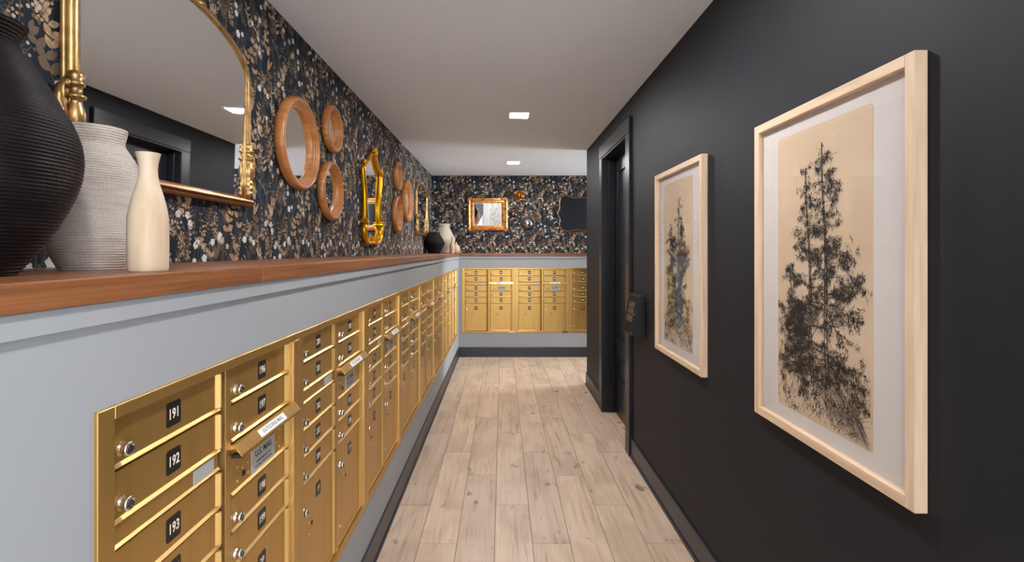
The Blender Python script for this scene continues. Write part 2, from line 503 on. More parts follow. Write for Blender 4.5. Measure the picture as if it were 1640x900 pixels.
# panels: frame of rails and stiles around two recessed panels
pz = [(0.352, 0.585), (0.735, 2.335)]
box(bm, dx, dx + 0.04, -hw + 0.012, -hw + 0.012 + st, 0.008, DZ - 0.012, bev=0.002)
box(bm, dx, dx + 0.04, hw - 0.012 - st, hw - 0.012, 0.008, DZ - 0.012, bev=0.002)
a, b_ = -hw + 0.012 + st, hw - 0.012 - st
box(bm, dx, dx + 0.04, a, b_, 0.008, pz[0][0]); box(bm, dx, dx + 0.04, a, b_, pz[0][1], pz[1][0]); box(bm, dx, dx + 0.04, a, b_, pz[1][1], DZ - 0.012)
slab = dpart('door_leaf', bm)
for (z0, z1) in pz:
    bm = NB(); box(bm, dx + 0.012, dx + 0.03, a, b_, z0, z1)
    box(bm, dx + 0.006, dx + 0.014, a + 0.035, b_ - 0.035, z0 + 0.035, z1 - 0.035, bev=0.005)
    dpart('panel', bm, parent=slab)
    bm = NB()
    for (p, q, r, s) in ((a, a + 0.018, z0, z1), (b_ - 0.018, b_, z0, z1), (a, b_, z0, z0 + 0.018), (a, b_, z1 - 0.018, z1)):
        box(bm, dx - 0.003, dx + 0.014, p, q, r, s, bev=0.004)
    dpart('panel_moulding', bm, parent=slab)
bm = NB(); lathe(bm, [(0.026, 0), (0.026, 0.006), (0.010, 0.008), (0.010, 0.03), (0.026, 0.04), (0.028, 0.055), (0.018, 0.064)], 20, 'y')
kn = dpart('door_knob', bm, M['chrome'], slab); kn.location = (dx, -hw + 0.07, 0.98); kn.rotation_euler = (0, 0, -PI / 2)
for nm, y0, y1 in (('jamb', -hw, -hw + 0.012), ('jamb', hw - 0.012, hw)):
    bm = NB(); box(bm, -0.02, 0.2, y0, y1, 0, DZ, bev=0.002)
    ys = (y1, y1 + 0.012) if y0 < 0 else (y0 - 0.012, y0)
    box(bm, 0.045, dx - 0.006, ys[0], ys[1], 0, DZ - 0.012, bev=0.002)
    dpart(nm, bm)
bm = NB(); box(bm, -0.02, 0.2, -hw + 0.012, hw - 0.012, DZ - 0.012, DZ); dpart('head_jamb', bm)
for y0, y1 in ((-hw - 0.115, -hw + 0.006), (hw - 0.006, hw + 0.115)):
    bm = NB(); box(bm, -0.024, 0, y0, y1, 0, DZ + 0.004, bev=0.003); dpart('casing', bm)
bm = NB(); box(bm, -0.026, 0, -hw - 0.118, hw + 0.118, DZ + 0.004, DZ + 0.125, bev=0.003); dpart('head_casing', bm)

# ------------------------------------------------------------------ wallpaper print (flat printed plants)
def make_tile(seed, TW, TH):
    R = random.Random(seed); polys = []          # (points, material)
    def leaf(x, z, a, L, W, m):
        ca, sa = math.cos(a), math.sin(a)
        shape = [(0, 0), (0.22, 0.72), (0.5, 1.0), (0.78, 0.62), (1, 0), (0.78, -0.62), (0.5, -1.0), (0.22, -0.72)]
        polys.append(([(x + ca * L * s - sa * W * 0.5 * t, z + sa * L * s + ca * W * 0.5 * t) for s, t in shape], m))
    def stem(p, w, m):
        for i in range(len(p) - 1):
            (x0, z0), (x1, z1) = p[i], p[i + 1]
            d = math.hypot(x1 - x0, z1 - z0) or 1; nx, nz = -(z1 - z0) / d * w / 2, (x1 - x0) / d * w / 2
            polys.append(([(x0 + nx, z0 + nz), (x1 + nx, z1 + nz), (x1 - nx, z1 - nz), (x0 - nx, z0 - nz)], m))
    def disc(x, z, r, m, n=7):
        a0 = R.random() * 6
        polys.append(([(x + r * math.cos(a0 + 2 * PI * i / n), z + r * math.sin(a0 + 2 * PI * i / n)) for i in range(n)], m))
    def curve(x, z, a, h, bend, n=6):
        p = [(x, z)]
        for i in range(n):
            a += bend / n; x += math.cos(a) * h / n; z += math.sin(a) * h / n; p.append((x, z))
        return p
    def flower(x, z, r, m):
        a0 = R.random() * 6
        for i in range(5): disc(x + r * 0.62 * math.cos(a0 + i * 1.2566), z + r * 0.62 * math.sin(a0 + i * 1.2566), r * 0.52, m, 6)
        disc(x, z, r * 0.25, 3, 5)
    TAN, BRN, CRM, WHT, GRY, SLT = 0, 1, 2, 3, 4, 5
    def broad(x, z):
        h = R.uniform(.10, .17); p = curve(x, z, PI / 2 + R.uniform(-.3, .3), h, R.uniform(-.7, .7), 4); m = R.choice((TAN, TAN, TAN, BRN)); stem(p, .0025, BRN)
        for i, q in enumerate(p[1:]):
            for s in (1, -1):
                if R.random() < .85:
                    L = R.uniform(.026, .046) * (1.1 - .10 * i); leaf(q[0], q[1] - R.uniform(0, .012), PI / 2 + s * R.uniform(.5, 1.25), L, L * R.uniform(.5, .68), m)
        leaf(*p[-1], PI / 2 + R.uniform(-.5, .5), .03, .015, m)
    def narrow(x, z):
        h = R.uniform(.10, .19); p = curve(x, z, PI / 2 + R.uniform(-.35, .35), h, R.uniform(-.9, .9), 5); m = R.choice((CRM, BRN, CRM, GRY, TAN)); stem(p, .0024, GRY)
        for i, q in enumerate(p[1:]):
            for s in (1, -1):
                if R.random() < .8: L = R.uniform(.026, .046) * (1.1 - .09 * i); leaf(q[0], q[1] - R.uniform(0, .012), PI / 2 + s * R.uniform(.3, 1.1), L, L * R.uniform(.22, .36), m)
    def whites(x, z):
        for k in range(R.randint(3, 5)):
            h = R.uniform(.06, .15); p = curve(x, z, PI / 2 + R.uniform(-.5, .5), h, R.uniform(-.5, .5), 4); stem(p, .002, GRY)
            flower(*p[-1], R.uniform(.010, .0155), R.choice((WHT, WHT, CRM)))
            if R.random() < .8: leaf(*p[2], PI / 2 + R.uniform(-1.2, 1.2), .022, .007, BRN)
    def berries(x, z):
        for k in range(4):
            h = R.uniform(.06, .16); p = curve(x, z, PI / 2 + R.uniform(-.5, .5), h, R.uniform(-.6, .6), 6); stem(p, .0018, BRN)
            for q in p[1:]:
                for s in (1, -1): disc(q[0] + s * R.uniform(.004, .010), q[1] + R.uniform(-.006, .006), R.uniform(.0035, .006), R.choice((CRM, TAN, BRN)), 6)
    def fern(x, z):
        h = R.uniform(.10, .18); p = curve(x, z, PI / 2 + R.uniform(-.5, .5), h, R.uniform(-.8, .8), 12); m = R.choice((BRN, SLT, SLT, SLT)); stem(p, .002, m)
        for i, q in enumerate(p):
            for s in (1, -1):
                L = .026 * (1 - .065 * i); leaf(q[0], q[1], PI / 2 + s * 1.0, L, L * .24, m)
    def lily(x, z):
        m = R.choice((TAN, BRN, BRN, CRM))
        for k in range(R.randint(3, 5)): leaf(x, z, PI / 2 + R.uniform(-.75, .75), R.uniform(.045, .085), R.uniform(.012, .02), m)
        flower(x + R.uniform(-.02, .02), z + R.uniform(.06, .09), R.uniform(.01, .016), R.choice((WHT, CRM)))
    kinds = [broad, narrow, whites, berries, fern, lily]
    nx, nz = 8, 8
    cells = [(i, j) for i in range(nx) for j in range(nz)]; R.shuffle(cells)
    for dim in (True, False):
        for c, (i, j) in enumerate(cells):
            x = (i + R.uniform(.1, .9)) * TW / nx; z = (j + R.uniform(0.05, .95)) * TH / nz - .05
            if dim:
                fern(x, z)
            else: R.choices(kinds, (3.4, 3.6, 3.8, 3.0, 1.4, 2.2))[0](x, z)
    return polys


TILE = make_tile(7, 0.62, 0.69)
def print_wall(name, parent, w0, w1, z0, z1, place, mats, shift=0.13, remap=None):
    V, Fc, MI = [], [], []
    nrow = int(math.ceil((z1 - z0) / 0.69)) + 1
    order = 0
    for row in range(-1, nrow):
        c0 = int(math.floor((w0) / 0.62)) - 2; c1 = int(math.ceil(w1 / 0.62)) + 1
        for col in range(c0, c1 + 1):
            ox = col * 0.62 + row * shift; oz = z0 + row * 0.69
            for k, (pts, m) in enumerate(TILE):
                P = [(x + ox, z + oz) for x, z in pts]
                xs = [p[0] for p in P]; zs = [p[1] for p in P]
                if max(zs) > z1: P = [(x, min(z, z1)) for x, z in P]
                if min(zs) > z1 - .002 or min(xs) < w0 or max(xs) > w1: continue
                if max(zs) < z0 + .002: continue
                if min(zs) < z0: P = [(x, max(z, z0)) for x, z in P]
                lift = 0.0006 + 0.0006 * (k / len(TILE))
                b = len(V); V.extend(place(x, z, lift) for x, z in P)
                Fc.append(tuple(range(b, b + len(P)))); MI.append(remap(m) if remap else m)
    me = bpy.data.meshes.new(name); me.from_pydata(V, [], Fc)
    for m in mats: me.materials.append(m)
    me.polygons.foreach_set('material_index', MI); me.update()
    o = link(name, me, parent); o['kind'] = 'stuff'
    return o
PM = [M['p_tan'], M['p_brown'], M['p_cream'], M['p_white'], M['p_grey'], M['p_slate']]
print_wall('botanical_print', wall_left, -1.0, YBU, ZT, ZC, lambda w, z, l: (XLU + l, w, z), PM)
print_wall('botanical_print', wall_back, XLU + 0.001, 4.2, ZT, ZC, lambda w, z, l: (w, YBU - l, z), PM)
print_wall('pale_botanical_print', wall_rear, -0.47, 0.19, 0.5, 2.5, lambda w, z, l: (w, REAR + l, z), [M['pale_leaf'], M['p_white']], remap=lambda m: 0 if m in (0, 1, 4) else 1)

# ------------------------------------------------------------------ wooden ledge
ledge = tag(empty('wooden_ledge', (XL + 0.018, 0.0, ZLB)), 'long walnut ledge running above the gold mailboxes and around the corner', 'ledge')
yb = [-0.9, 1.30, 3.75, 6.2, YBU]
for i in range(4):
    bm = NB(); x0 = XLU - (XL + 0.018)
    L = yb[i + 1] - yb[i]
    box(bm, x0 + 0.0004, 0, -L / 2 + 0.0003, L / 2 - 0.0004, 0.0006, ZT - ZLB, bev=0.002)
    obj('board', bm, M['walnut'], ledge, (0, (yb[i] + yb[i + 1]) / 2, 0))
xb = [XL + 0.0185, 1.9, 5.19]
M['walnut_b'] = mat('walnut_ledge_end', lin(104, 62, 42), 0.34, col2=lin(140, 90, 60), scale=(2.2, 70, 110), detail=6, lo=0.3, hi=0.72, distort=0.6, rnd=True)
for i in range(2):
    bm = NB(); L = xb[i + 1] - xb[i]
    box(bm, -L / 2, L / 2, YB - 0.018, YBU - 0.0004, 0.0006, ZT - ZLB, bev=0.002)
    obj('board', bm, M['walnut_b'], ledge, ((xb[i] + xb[i + 1]) / 2 - (XL + 0.018), 0, 0))

# ------------------------------------------------------------------ mailboxes
# local frame: x to the right along the bank, -y out of the wall, z up from the bank's bottom; y = 0 is the wall face
H = MB_Z1 - MB_Z0
ROWS = [(0.027, 0.115), (0.121, 0.210), (0.257, 0.342), (0.347, 0.432), (0.437, 0.522)]   # from the top
STRIP = (0.214, 0.252)
BIG = (0.527, 0.930)
COLS = [(0.050, 0.365), (0.417, 0.727)]
YF = 0.012            # door face lies 12 mm behind the wall face


def frame_mesh():
    bm = NB(); W = MB_W
    box(bm, 0, 0.036, -0.006, 0.03, 0, H, bev=0.0012)
    box(bm, 0.036, W, -0.006, 0.03, H - 0.022, H, bev=0.0012)
    box(bm, 0.036, W, -0.006, 0.03, 0, 0.020, bev=0.0012)
    box(bm, W - 0.036, W - 0.0006, -0.006, 0.03, 0.020, H - 0.022, bev=0.0012)
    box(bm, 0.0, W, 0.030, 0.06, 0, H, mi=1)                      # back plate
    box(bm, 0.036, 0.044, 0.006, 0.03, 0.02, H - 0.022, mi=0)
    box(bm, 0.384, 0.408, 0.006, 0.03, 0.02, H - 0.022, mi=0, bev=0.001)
    box(bm, W - 0.041, W - 0.036, -0.0055, 0.03, 0.0205, H - 0.0225, mi=2)  # paler strip paints the highlight on the right trim's inner side
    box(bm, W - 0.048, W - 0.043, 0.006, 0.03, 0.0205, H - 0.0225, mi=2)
    box(bm, 0.733, 0.738, 0.010, 0.03, 0.02, H - 0.022, mi=1)  # darker gold strip stands in for recess shade
    return to_mesh('frame', bm, [M['gold'], M['gold_recess_shade'], M['gold_highlight']])


def door_mesh(w, h):
    """origin at the lower left of the door"""
    bm = NB()
    box(bm, 0, w, YF, YF + 0.014, 0.001, h, bev=0.0012)
    # lip along the lower edge and the hinge strip on the right
    prism(bm, [(YF + 0.004, 0), (YF - 0.0045, 0.0008), (YF - 0.006, 0.003), (YF, 0.0085), (YF + 0.004, 0.0085)], 'x', 0, w, mi=1)
    prism(bm, [(w - 0.013, YF + 0.004), (w - 0.013, YF - 0.0005), (w - 0.006, YF - 0.009), (w - 0.001, YF - 0.009), (w, YF + 0.004)], 'z', 0.0095, h - 0.001, mi=1)
    return to_mesh('door', bm, [M['gold'], M['gold_highlight']])


def strip_mesh(w, h):
    bm = NB(); box(bm, 0, w, YF + 0.001, YF + 0.014, 0.001, h, bev=0.001)
    prism(bm, [(YF + 0.004, 0), (YF - 0.0035, 0.0008), (YF - 0.005, 0.002), (YF + 0.001, 0.006), (YF + 0.004, 0.006)], 'x', 0, w, mi=1)
    return to_mesh('blank_strip', bm, [M['gold'], M['gold_highlight']])


def lock_mesh():
    bm = NB()
    lathe(bm, [(0.0135, 0), (0.0135, 0.003), (0.0105, 0.005), (0.0105, 0.009), (0.0125, 0.011), (0.0125, 0.016), (0.0105, 0.018), (0.0075, 0.018), (0.007, 0.0165)], 20, 'y')
    lathe(bm, [(0.0066, 0.0166), (0.0066, 0.0172)], 16, 'y', mi=1)
    box(bm, -0.0012, 0.0012, -0.0178, -0.017, -0.0048, 0.0048, mi=0)
    return to_mesh('lock', bm, [M['chrome'], M['keyway']])


def plate_mesh(s):
    bm = NB(); w, h, r = 0.043, 0.048, 0.005
    pts = []
    for cx, cz, a0 in ((w / 2 - r, h / 2 - r, 0), (-w / 2 + r, h / 2 - r, PI / 2), (-w / 2 + r, -h / 2 + r, PI), (w / 2 - r, -h / 2 + r, 1.5 * PI)):
        for k in range(4): pts.append((cx + r * math.cos(a0 + k * PI / 6), cz + r * math.sin(a0 + k * PI / 6)))
    prism(bm, pts, 'y', -0.0012, 0)
    bmesh.ops.recalc_face_normals(bm, faces=bm.faces[:])
    add_text(bm, s, 0.0285, 0, -0.0005, -0.0016, 1, 0.80)
    me = to_mesh('number_plate', bm, [M['black_plate'], M['plate_digits']], recalc=False)
    return me


def flap_mesh():
    bm = NB(); w = 0.345
    prism(bm, [(0.006, 0.044), (-0.006, 0.046), (-0.0245, 0.0225), (-0.0255, 0.018), (-0.022, 0.018), (-0.007, 0.037), (0.006, 0.034)], 'x', -0.014, w - 0.014, mi=0)
    box(bm, -0.004, 0.012, -0.018, 0.008, 0.010, 0.018, mi=1)
    return to_mesh('outgoing_flap', bm, [M['gold'], M['keyway']])


def flap_label_mesh():
    bm = NB(); w, h = 0.150, 0.021
    box(bm, -w / 2, w / 2, -0.0006, 0, -h / 2, h / 2)
    bmesh.ops.recalc_face_normals(bm, faces=bm.faces[:])
    add_text(bm, 'OUTGOING MAIL', 0.0155, 0, 0, -0.001, 1, 0.95)
    return to_mesh('flap_sticker', bm, [M['white_sticker'], M['sticker_ink']], recalc=False)


def usmail_mesh():
    bm = NB(); w, h = 0.130, 0.062
    box(bm, -w / 2, w / 2, -0.0012, 0, -h / 2, h / 2)
    bmesh.ops.recalc_face_normals(bm, faces=bm.faces[:])
    add_text(bm, 'U.S. MAIL', 0.025, 0, 0.0140, -0.0017, 1, 0.95)
    add_text(bm, 'APPROVED BY THE', 0.0095, 0, -0.0085, -0.0017, 1, 1.0)
    add_text(bm, 'POSTMASTER GENERAL', 0.0095, 0, -0.0205, -0.0017, 1, 1.0)
    return to_mesh('mail_plate', bm, [M['silver_plate'], M['plate_ink']], recalc=False)


def rivets_mesh(pts, hole=None):
    bm = NB()
    for x, z in pts: lathe(bm, [(0.0032, 0), (0.0030, 0.0014), (0.0012, 0.0024)], 8, 'y', center=(x, 0, z))
    if hole: lathe(bm, [(0.0075, 0.0), (0.0075, 0.0012), (0.006, 0.0012), (0.0058, 0.0006)], 14, 'y', mi=1, center=(hole[0], 0, hole[1]))
    return to_mesh('rivets', bm, [M['gold_highlight'], M['keyway']])


def tag_plate_mesh():
    bm = NB(); box(bm, -0.037, 0.037, -0.0012, 0, -0.016, 0.016, bev=0.0004); return to_mesh('blank_plate', bm, M['silver_plate'])
def small_lock_mesh():
    bm = NB(); lathe(bm, [(0.007, 0), (0.007, 0.004), (0.004, 0.005)], 12, 'y'); return to_mesh('screw', bm, M['chrome'])


w1 = COLS[0][1] - COLS[0][0]; w2 = COLS[1][1] - COLS[1][0]
ME = dict(frame=frame_mesh(), lock=lock_mesh(), flap=flap_mesh(), flab=flap_label_mesh(), us=usmail_mesh(), tagp=tag_plate_mesh(), screw=small_lock_mesh())
ME['riv_us'] = rivets_mesh([(0.03, 0.025), (0.03, 0.06), (0.055, 0.048), (0.082, 0.024), (0.082, 0.05), (0.24, 0.04), (0.262, 0.02), (0.262, 0.045), (0.262, 0.07)], (0.06, 0.032))
ME['riv_big'] = rivets_mesh([(0.075, 0.255), (0.118, 0.275), (0.075, 0.215), (0.118, 0.245)], (0.098, 0.245))
_dm = {}
def dmesh(w, h, strip=False):
    k = (round(w, 4), round(h, 4), strip)
    if k not in _dm: _dm[k] = (strip_mesh if strip else door_mesh)(w, h)
    return _dm[k]


def mailbox_unit(loc, rotz, first, label, group, scale_x=1.0):
    root = tag(empty('mailbox_unit', loc, (0, 0, rotz)), label, 'mailbox', group)
    root.scale = (scale_x, 1, 1)
    link('frame', ME['frame'], root)
    n = first
    def door_at(col, span, num, big=False):
        x0, x1 = COLS[col]; z0 = H - span[1]; h = span[1] - span[0]
        d = link('door', dmesh(x1 - x0, h), root, (x0, 0, z0))
        if not big:
            link('lock', ME['lock'], d, (0.021, YF, 0.030))
            link('number_plate', plate_mesh(num), d, ((x1 - x0) * 0.50, YF, h * 0.53))
        else:
            link('lock', ME['lock'], d, (0.021, YF, h - 0.085))
            link('number_plate', plate_mesh(num), d, ((x1 - x0) * 0.50, YF, h - 0.068))
            link('rivets', ME['riv_big'], d, (0, YF, 0))['kind'] = 'stuff'
            link('screw', ME['screw'], d, (0.021, YF, 0.07))
        return d
    for sp in ROWS:
        door_at(0, sp, str(n)); n += 1
    s = link('blank_strip', dmesh(w1, STRIP[1] - STRIP[0], True), root, (COLS[0][0], 0, H - STRIP[1]))
    link('blank_plate', ME['tagp'], s, (w1 - 0.055, YF + 0.001, 0.021))
    door_at(0, BIG, '1P', True)
    for i in (0, 1, 3, 4):
        door_at(1, ROWS[i], str(n)); n += 1
    fl = link('outgoing_flap', ME['flap'], root, (COLS[1][0], 0, H - STRIP[1] - 0.004))
    link('flap_sticker', ME['flab'], fl, (w2 * 0.52, -0.0160, 0.0348), (math.radians(-38.2), 0, 0))
    up = link('mail_panel', dmesh(w2, ROWS[2][1] - STRIP[0] - 0.002), root, (COLS[1][0], 0, H - ROWS[2][1]))
    link('mail_plate', ME['us'], up, (w2 * 0.53, YF, 0.0405))
    link('rivets', ME['riv_us'], up, (0, YF, 0))['kind'] = 'stuff'
    door_at(1, BIG, '2P', True)
    return root


left_labels = ['nearest gold mailbox unit in the grey left half wall, with doors 191 to 199',
               'second nearest gold mailbox unit along the grey left half wall',
               'third gold mailbox unit along the left half wall counting from the front',
               'fourth gold mailbox unit along the left half wall counting from the front',
               'fifth gold mailbox unit along the left half wall counting from the front',
               'sixth gold mailbox unit along the left half wall, third from the corner',
               'seventh gold mailbox unit along the left half wall, second from the corner',
               'gold mailbox unit on the left half wall next to the far corner']
for k in range(N_LEFT):
    mailbox_unit((XL, MB_Y0 + MB_W * k, MB_Z0), PI / 2, 191 + 9 * k, left_labels[k], 'gold mailbox units along the left wall')
back_labels = ['left gold mailbox unit facing the camera on the end wall', 'middle gold mailbox unit facing the camera on the end wall',
               'right gold mailbox unit on the end wall, cut off by the dark wall']
for k in range(N_BACK):
    unit = mailbox_unit((BK_X0 + BK_W * k, YB, MB_Z0), 0, 263 + 9 * k, back_labels[k], 'gold mailbox units on the end wall', BK_W / MB_W)
    if k < 2:
        bm = NB(); box(bm, -0.045, 0.045, -0.0008, 0, -0.008, 0.008)
        obj('trim_sticker', bm, M['white_sticker'] if k == 0 else M['plate_ink'], unit, (MB_W - 0.05, -0.0062, 0.010))

# ------------------------------------------------------------------ round wooden mirrors
def round_mirror(loc, R_, label, group):
    root = tag(empty('round_mirror', loc, (0, 0, PI / 2)), label, 'mirror', group)
    t = R_ * 0.25 if R_ > .2 else R_ * 0.29
    d = 0.052 if R_ > .2 else 0.047
    prof = [(R_ - 0.016, 0.0), (R_ - 0.004, 0.010), (R_, 0.022), (R_ - 0.003, d * .8), (R_ - 0.010, d), (R_ - 0.020, d + 0.003), (R_ - 0.028, d - 0.001)]
    rin = R_ - t; span = (R_ - 0.028) - rin; n = 3
    for i in range(n):
        r = R_ - 0.028 - span * i / n; a = d - 0.003 - (d - 0.024) * i / n
        prof += [(r - 0.0005, a - 0.011), (r - span / n * .18, a - 0.0035), (r - span / n * .5, a - 0.001), (r - span / n * .85, a - 0.004)]
    prof += [(rin, 0.012), (rin, 0.0)]
    bm = NB(); lathe(bm, prof, 72, 'y', caps=False); obj('frame', bm, M['round_wood'], root)
    bm = NB(); lathe(bm, [(rin + 0.002, 0.002), (rin + 0.002, 0.013), (rin - 0.001, 0.014)], 64, 'y', smooth=False); obj('mirror_glass', bm, M['mirror'], root)
    return root
G1 = 'round wooden mirrors on the left wall'
round_mirror((XLU, 2.61, 2.138), 0.245, 'largest round wooden mirror, beside the big arched gold mirror', G1)
round_mirror((XLU, 3.137, 2.345), 0.150, 'small round wooden mirror, upper right of the largest one', G1)
round_mirror((XLU, 3.108, 1.949), 0.188, 'medium round wooden mirror, lower right of the largest one', G1)
round_mirror((XLU, 5.10, 2.340), 0.150, 'small round wooden mirror, upper one just past the yellow gold mirror', G1)
round_mirror((XLU, 5.58, 2.131), 0.240, 'large round wooden mirror just before the far arched mirror', G1)
round_mirror((XLU, 5.08, 1.946), 0.188, 'medium round wooden mirror, lower one just past the yellow gold mirror', G1)

# ------------------------------------------------------------------ arched gold mirrors
def arch_mirror(loc, label):
    root = tag(empty('arched_mirror', loc, (0, 0, PI / 2)), label, 'mirror', 'arched gold mirrors')
    tilt = math.radians(-1.0)
    def outline(hw_, zb, zs, rise, n=40):
        p = [(-hw_, zb)] + [(-hw_, zb + (zs - zb) * k / 6) for k in range(1, 6)]
        p += [(-hw_ * math.cos(PI * k / n), zs + rise * math.sin(PI * k / n)) for k in range(n + 1)]
        p += [(hw_, zs - (zs - zb) * k / 6) for k in range(1, 6)] + [(hw_, zb)]
        return p
    o = outline(0.425, 0.02, 0.51, 0.165)
    yb_ = -0.012
    bm = NB()
    prism(bm, [(x * 0.985, z) for x, z in o], 'y', yb_ - 0.004, yb_ + 0.004)
    gl = obj('mirror_glass', bm, M['mirror'], root); gl.rotation_euler = (-tilt, 0, 0)
    bm = NB()
    tube(bm, [(x, -0.020, z) for x, z in o], 0.016, 10, flat=1.0)
    tube(bm, [(x * 0.965, -0.022, 0.02 + (z - 0.02) * 0.978) for x, z in o], 0.006, 8)
    tube(bm, [(x * 1.03, -0.012, 0.02 + (z - 0.02) * 1.02) for x, z in o], 0.008, 8)
    obj('arched_frame', bm, M['antique_gold'], root)
    bm = NB()
    prism(bm, [(0.0, -0.016), (-0.030, -0.016), (-0.036, -0.010), (-0.030, -0.003), (-0.024, 0.0), (-0.036, 0.006), (-0.034, 0.014), (-0.022, 0.020), (-0.010, 0.030), (0.0, 0.030)], 'x', -0.455, 0.455)
    obj('bottom_rail', bm, M['bronze_gold'], root)
    for s in (-1, 1):
        bm = NB()
        prof = [(0.010, 0.03), (0.017, 0.034), (0.017, 0.044), (0.012, 0.048), (0.019, 0.054), (0.019, 0.066), (0.012, 0.072), (0.017, 0.080), (0.014, 0.090), (0.011, 0.100), (0.016, 0.112),
                (0.020, 0.126), (0.021, 0.140), (0.018, 0.156), (0.014, 0.168), (0.013, 0.178), (0.022, 0.182), (0.022, 0.189), (0.014, 0.192), (0.014, 0.210), (0.020, 0.214), (0.020, 0.222), (0.015, 0.226), (0.019, 0.236), (0.017, 0.246), (0.012, 0.25)]
        lathe(bm, prof, 20, 'z', center=(s * 0.425, -0.030, 0))
        obj('turned_column', bm, M['antique_gold'], root)
        bm = NB()
        spiral(bm, (s * 0.455, 0, 0.075), 0.036, 0.006, PI / 2, PI / 2 - s * 2.6 * PI, 0.009, 0.006, -0.02, 34)
        tube(bm, [(s * 0.437, -0.02, 0.235), (s * 0.462, -0.024, 0.20), (s * 0.466, -0.026, 0.165), (s * 0.452, -0.024, 0.13), (s * 0.455, -0.02, 0.105)], [0.004, 0.010, 0.012, 0.009, 0.006], 8)
        for k in range(4): ball(bm, (s * (0.445 + 0.006 * k), -0.028, 0.215 - 0.024 * k), 0.009, (1, .8, 1.3), seg=8)
        obj('scroll_ornament', bm, M['antique_gold'], root)
    bm = NB()      # shell crest over the middle of the arch
    for k in range(9):
        a = PI * (0.14 + 0.72 * k / 8)
        tube(bm, [(0.012 * math.cos(a), -0.03, 0.672 + 0.01 * math.sin(a)), (0.035 * math.cos(a), -0.036, 0.672 + 0.03 * math.sin(a)), (0.056 * math.cos(a), -0.028, 0.672 + 0.042 * math.sin(a))], [0.004, 0.009, 0.005], 8)
    for s in (-1, 1):
        spiral(bm, (s * 0.075, 0, 0.690), 0.026, 0.004, PI / 2, PI / 2 + s * 2.4 * PI, 0.008, 0.005, -0.028, 26)
        tube(bm, [(s * 0.06, -0.026, 0.672), (s * 0.10, -0.030, 0.682), (s * 0.13, -0.028, 0.668)], [0.008, 0.012, 0.004], 8)
    obj('shell_crest', bm, M['antique_gold'], root)
    return root
arch_mirror((XLU, 1.665, 1.775), 'big arched gold mirror behind the vases, nearest on the left wall')
arch_mirror((XLU, 6.64, 1.785), 'far arched gold mirror beside the corner')

# ------------------------------------------------------------------ yellow gold cartouche mirror
root = tag(empty('ornate_mirror', (XLU, 4.10, 1.617), (0, 0, PI / 2)), 'narrow waisted bright yellow gold ornate mirror between the groups of round mirrors', 'mirror')
half = [(0.0, 0.022), (0.06, 0.018), (0.12, 0.020), (0.165, 0.036), (0.195, 0.07), (0.205, 0.12), (0.200, 0.165), (0.192, 0.20), (0.180, 0.26), (0.173, 0.33), (0.177, 0.40), (0.190, 0.47), (0.207, 0.54), (0.216, 0.59), (0.212, 0.625),
        (0.180, 0.645), (0.140, 0.66), (0.105, 0.69), (0.075, 0.725), (0.04, 0.748), (0.0, 0.755)]
half = [(x * 1.28, z) for x, z in half]
full = half + [(-x, z) for x, z in half[-2:0:-1]]
bm = NB(); prism(bm, full, 'y', -0.014, -0.004); obj('mirror_glass', bm, M['mirror'], root)
for s in (-1, 1):
    bm = NB(); seg_ = [(s * x, -0.028, z) for x, z in half[6:15]]
    tube(bm, [(x, -0.022, z) for x, y, z in seg_], 0.0215, 14); tube(bm, [(x * 0.88, -0.024, z) for x, y, z in seg_], 0.007, 8)
    obj('side_rail', bm, M['bright_gold'], root)
    bm = NB(); tube(bm, [(s * x, -0.028, z) for x, z in half[0:7]], [0.012, 0.014, 0.017, 0.021, 0.024, 0.025, 0.022], 14)
    spiral(bm, (s * 0.064, 0, 0.048), 0.03, 0.006, -PI / 2, -PI / 2 - s * 2.2 * PI, 0.012, 0.007, -0.036, 24)
    obj('lower_rail', bm, M['bright_gold'], root)
    bm = NB(); tube(bm, [(s * x, -0.028, z) for x, z in half[14:]], [0.019, 0.019, 0.017, 0.017, 0.017, 0.017, 0.016], 12)
    obj('top_rail', bm, M['bright_gold'], root)
    bm = NB()
    box(bm, s * 0.252 - 0.036, s * 0.252 + 0.036, -0.062, -0.004, 0.176, 0.192, bev=0.004); box(bm, s * 0.252 - 0.030, s * 0.252 + 0.030, -0.056, -0.004, 0.196, 0.206, bev=0.003)
    obj('block', bm, M['bright_gold'], root)
    bm = NB(); spiral(bm, (s * 0.262, 0, 0.632), 0.034, 0.005, 0 if s > 0 else PI, (0 if s > 0 else PI) + s * 2.4 * PI, 0.013, 0.008, -0.036, 28)
    ball(bm, (s * 0.262, -0.045, 0.632), 0.012)
    obj('scroll_ornament', bm, M['bright_gold'], root)
bm = NB()
for k in range(7):
    a = PI * (0.12 + 0.76 * k / 6)
    tube(bm, [(0.012 * math.cos(a), -0.034, 0.755), (0.032 * math.cos(a), -0.052, 0.765 + 0.028 * math.sin(a)), (0.058 * math.cos(a), -0.036, 0.760 + 0.055 * math.sin(a))], [0.008, 0.013, 0.007], 8)
ball(bm, (0, -0.05, 0.755), 0.020)
obj('shell_crest', bm, M['bright_gold'], root)

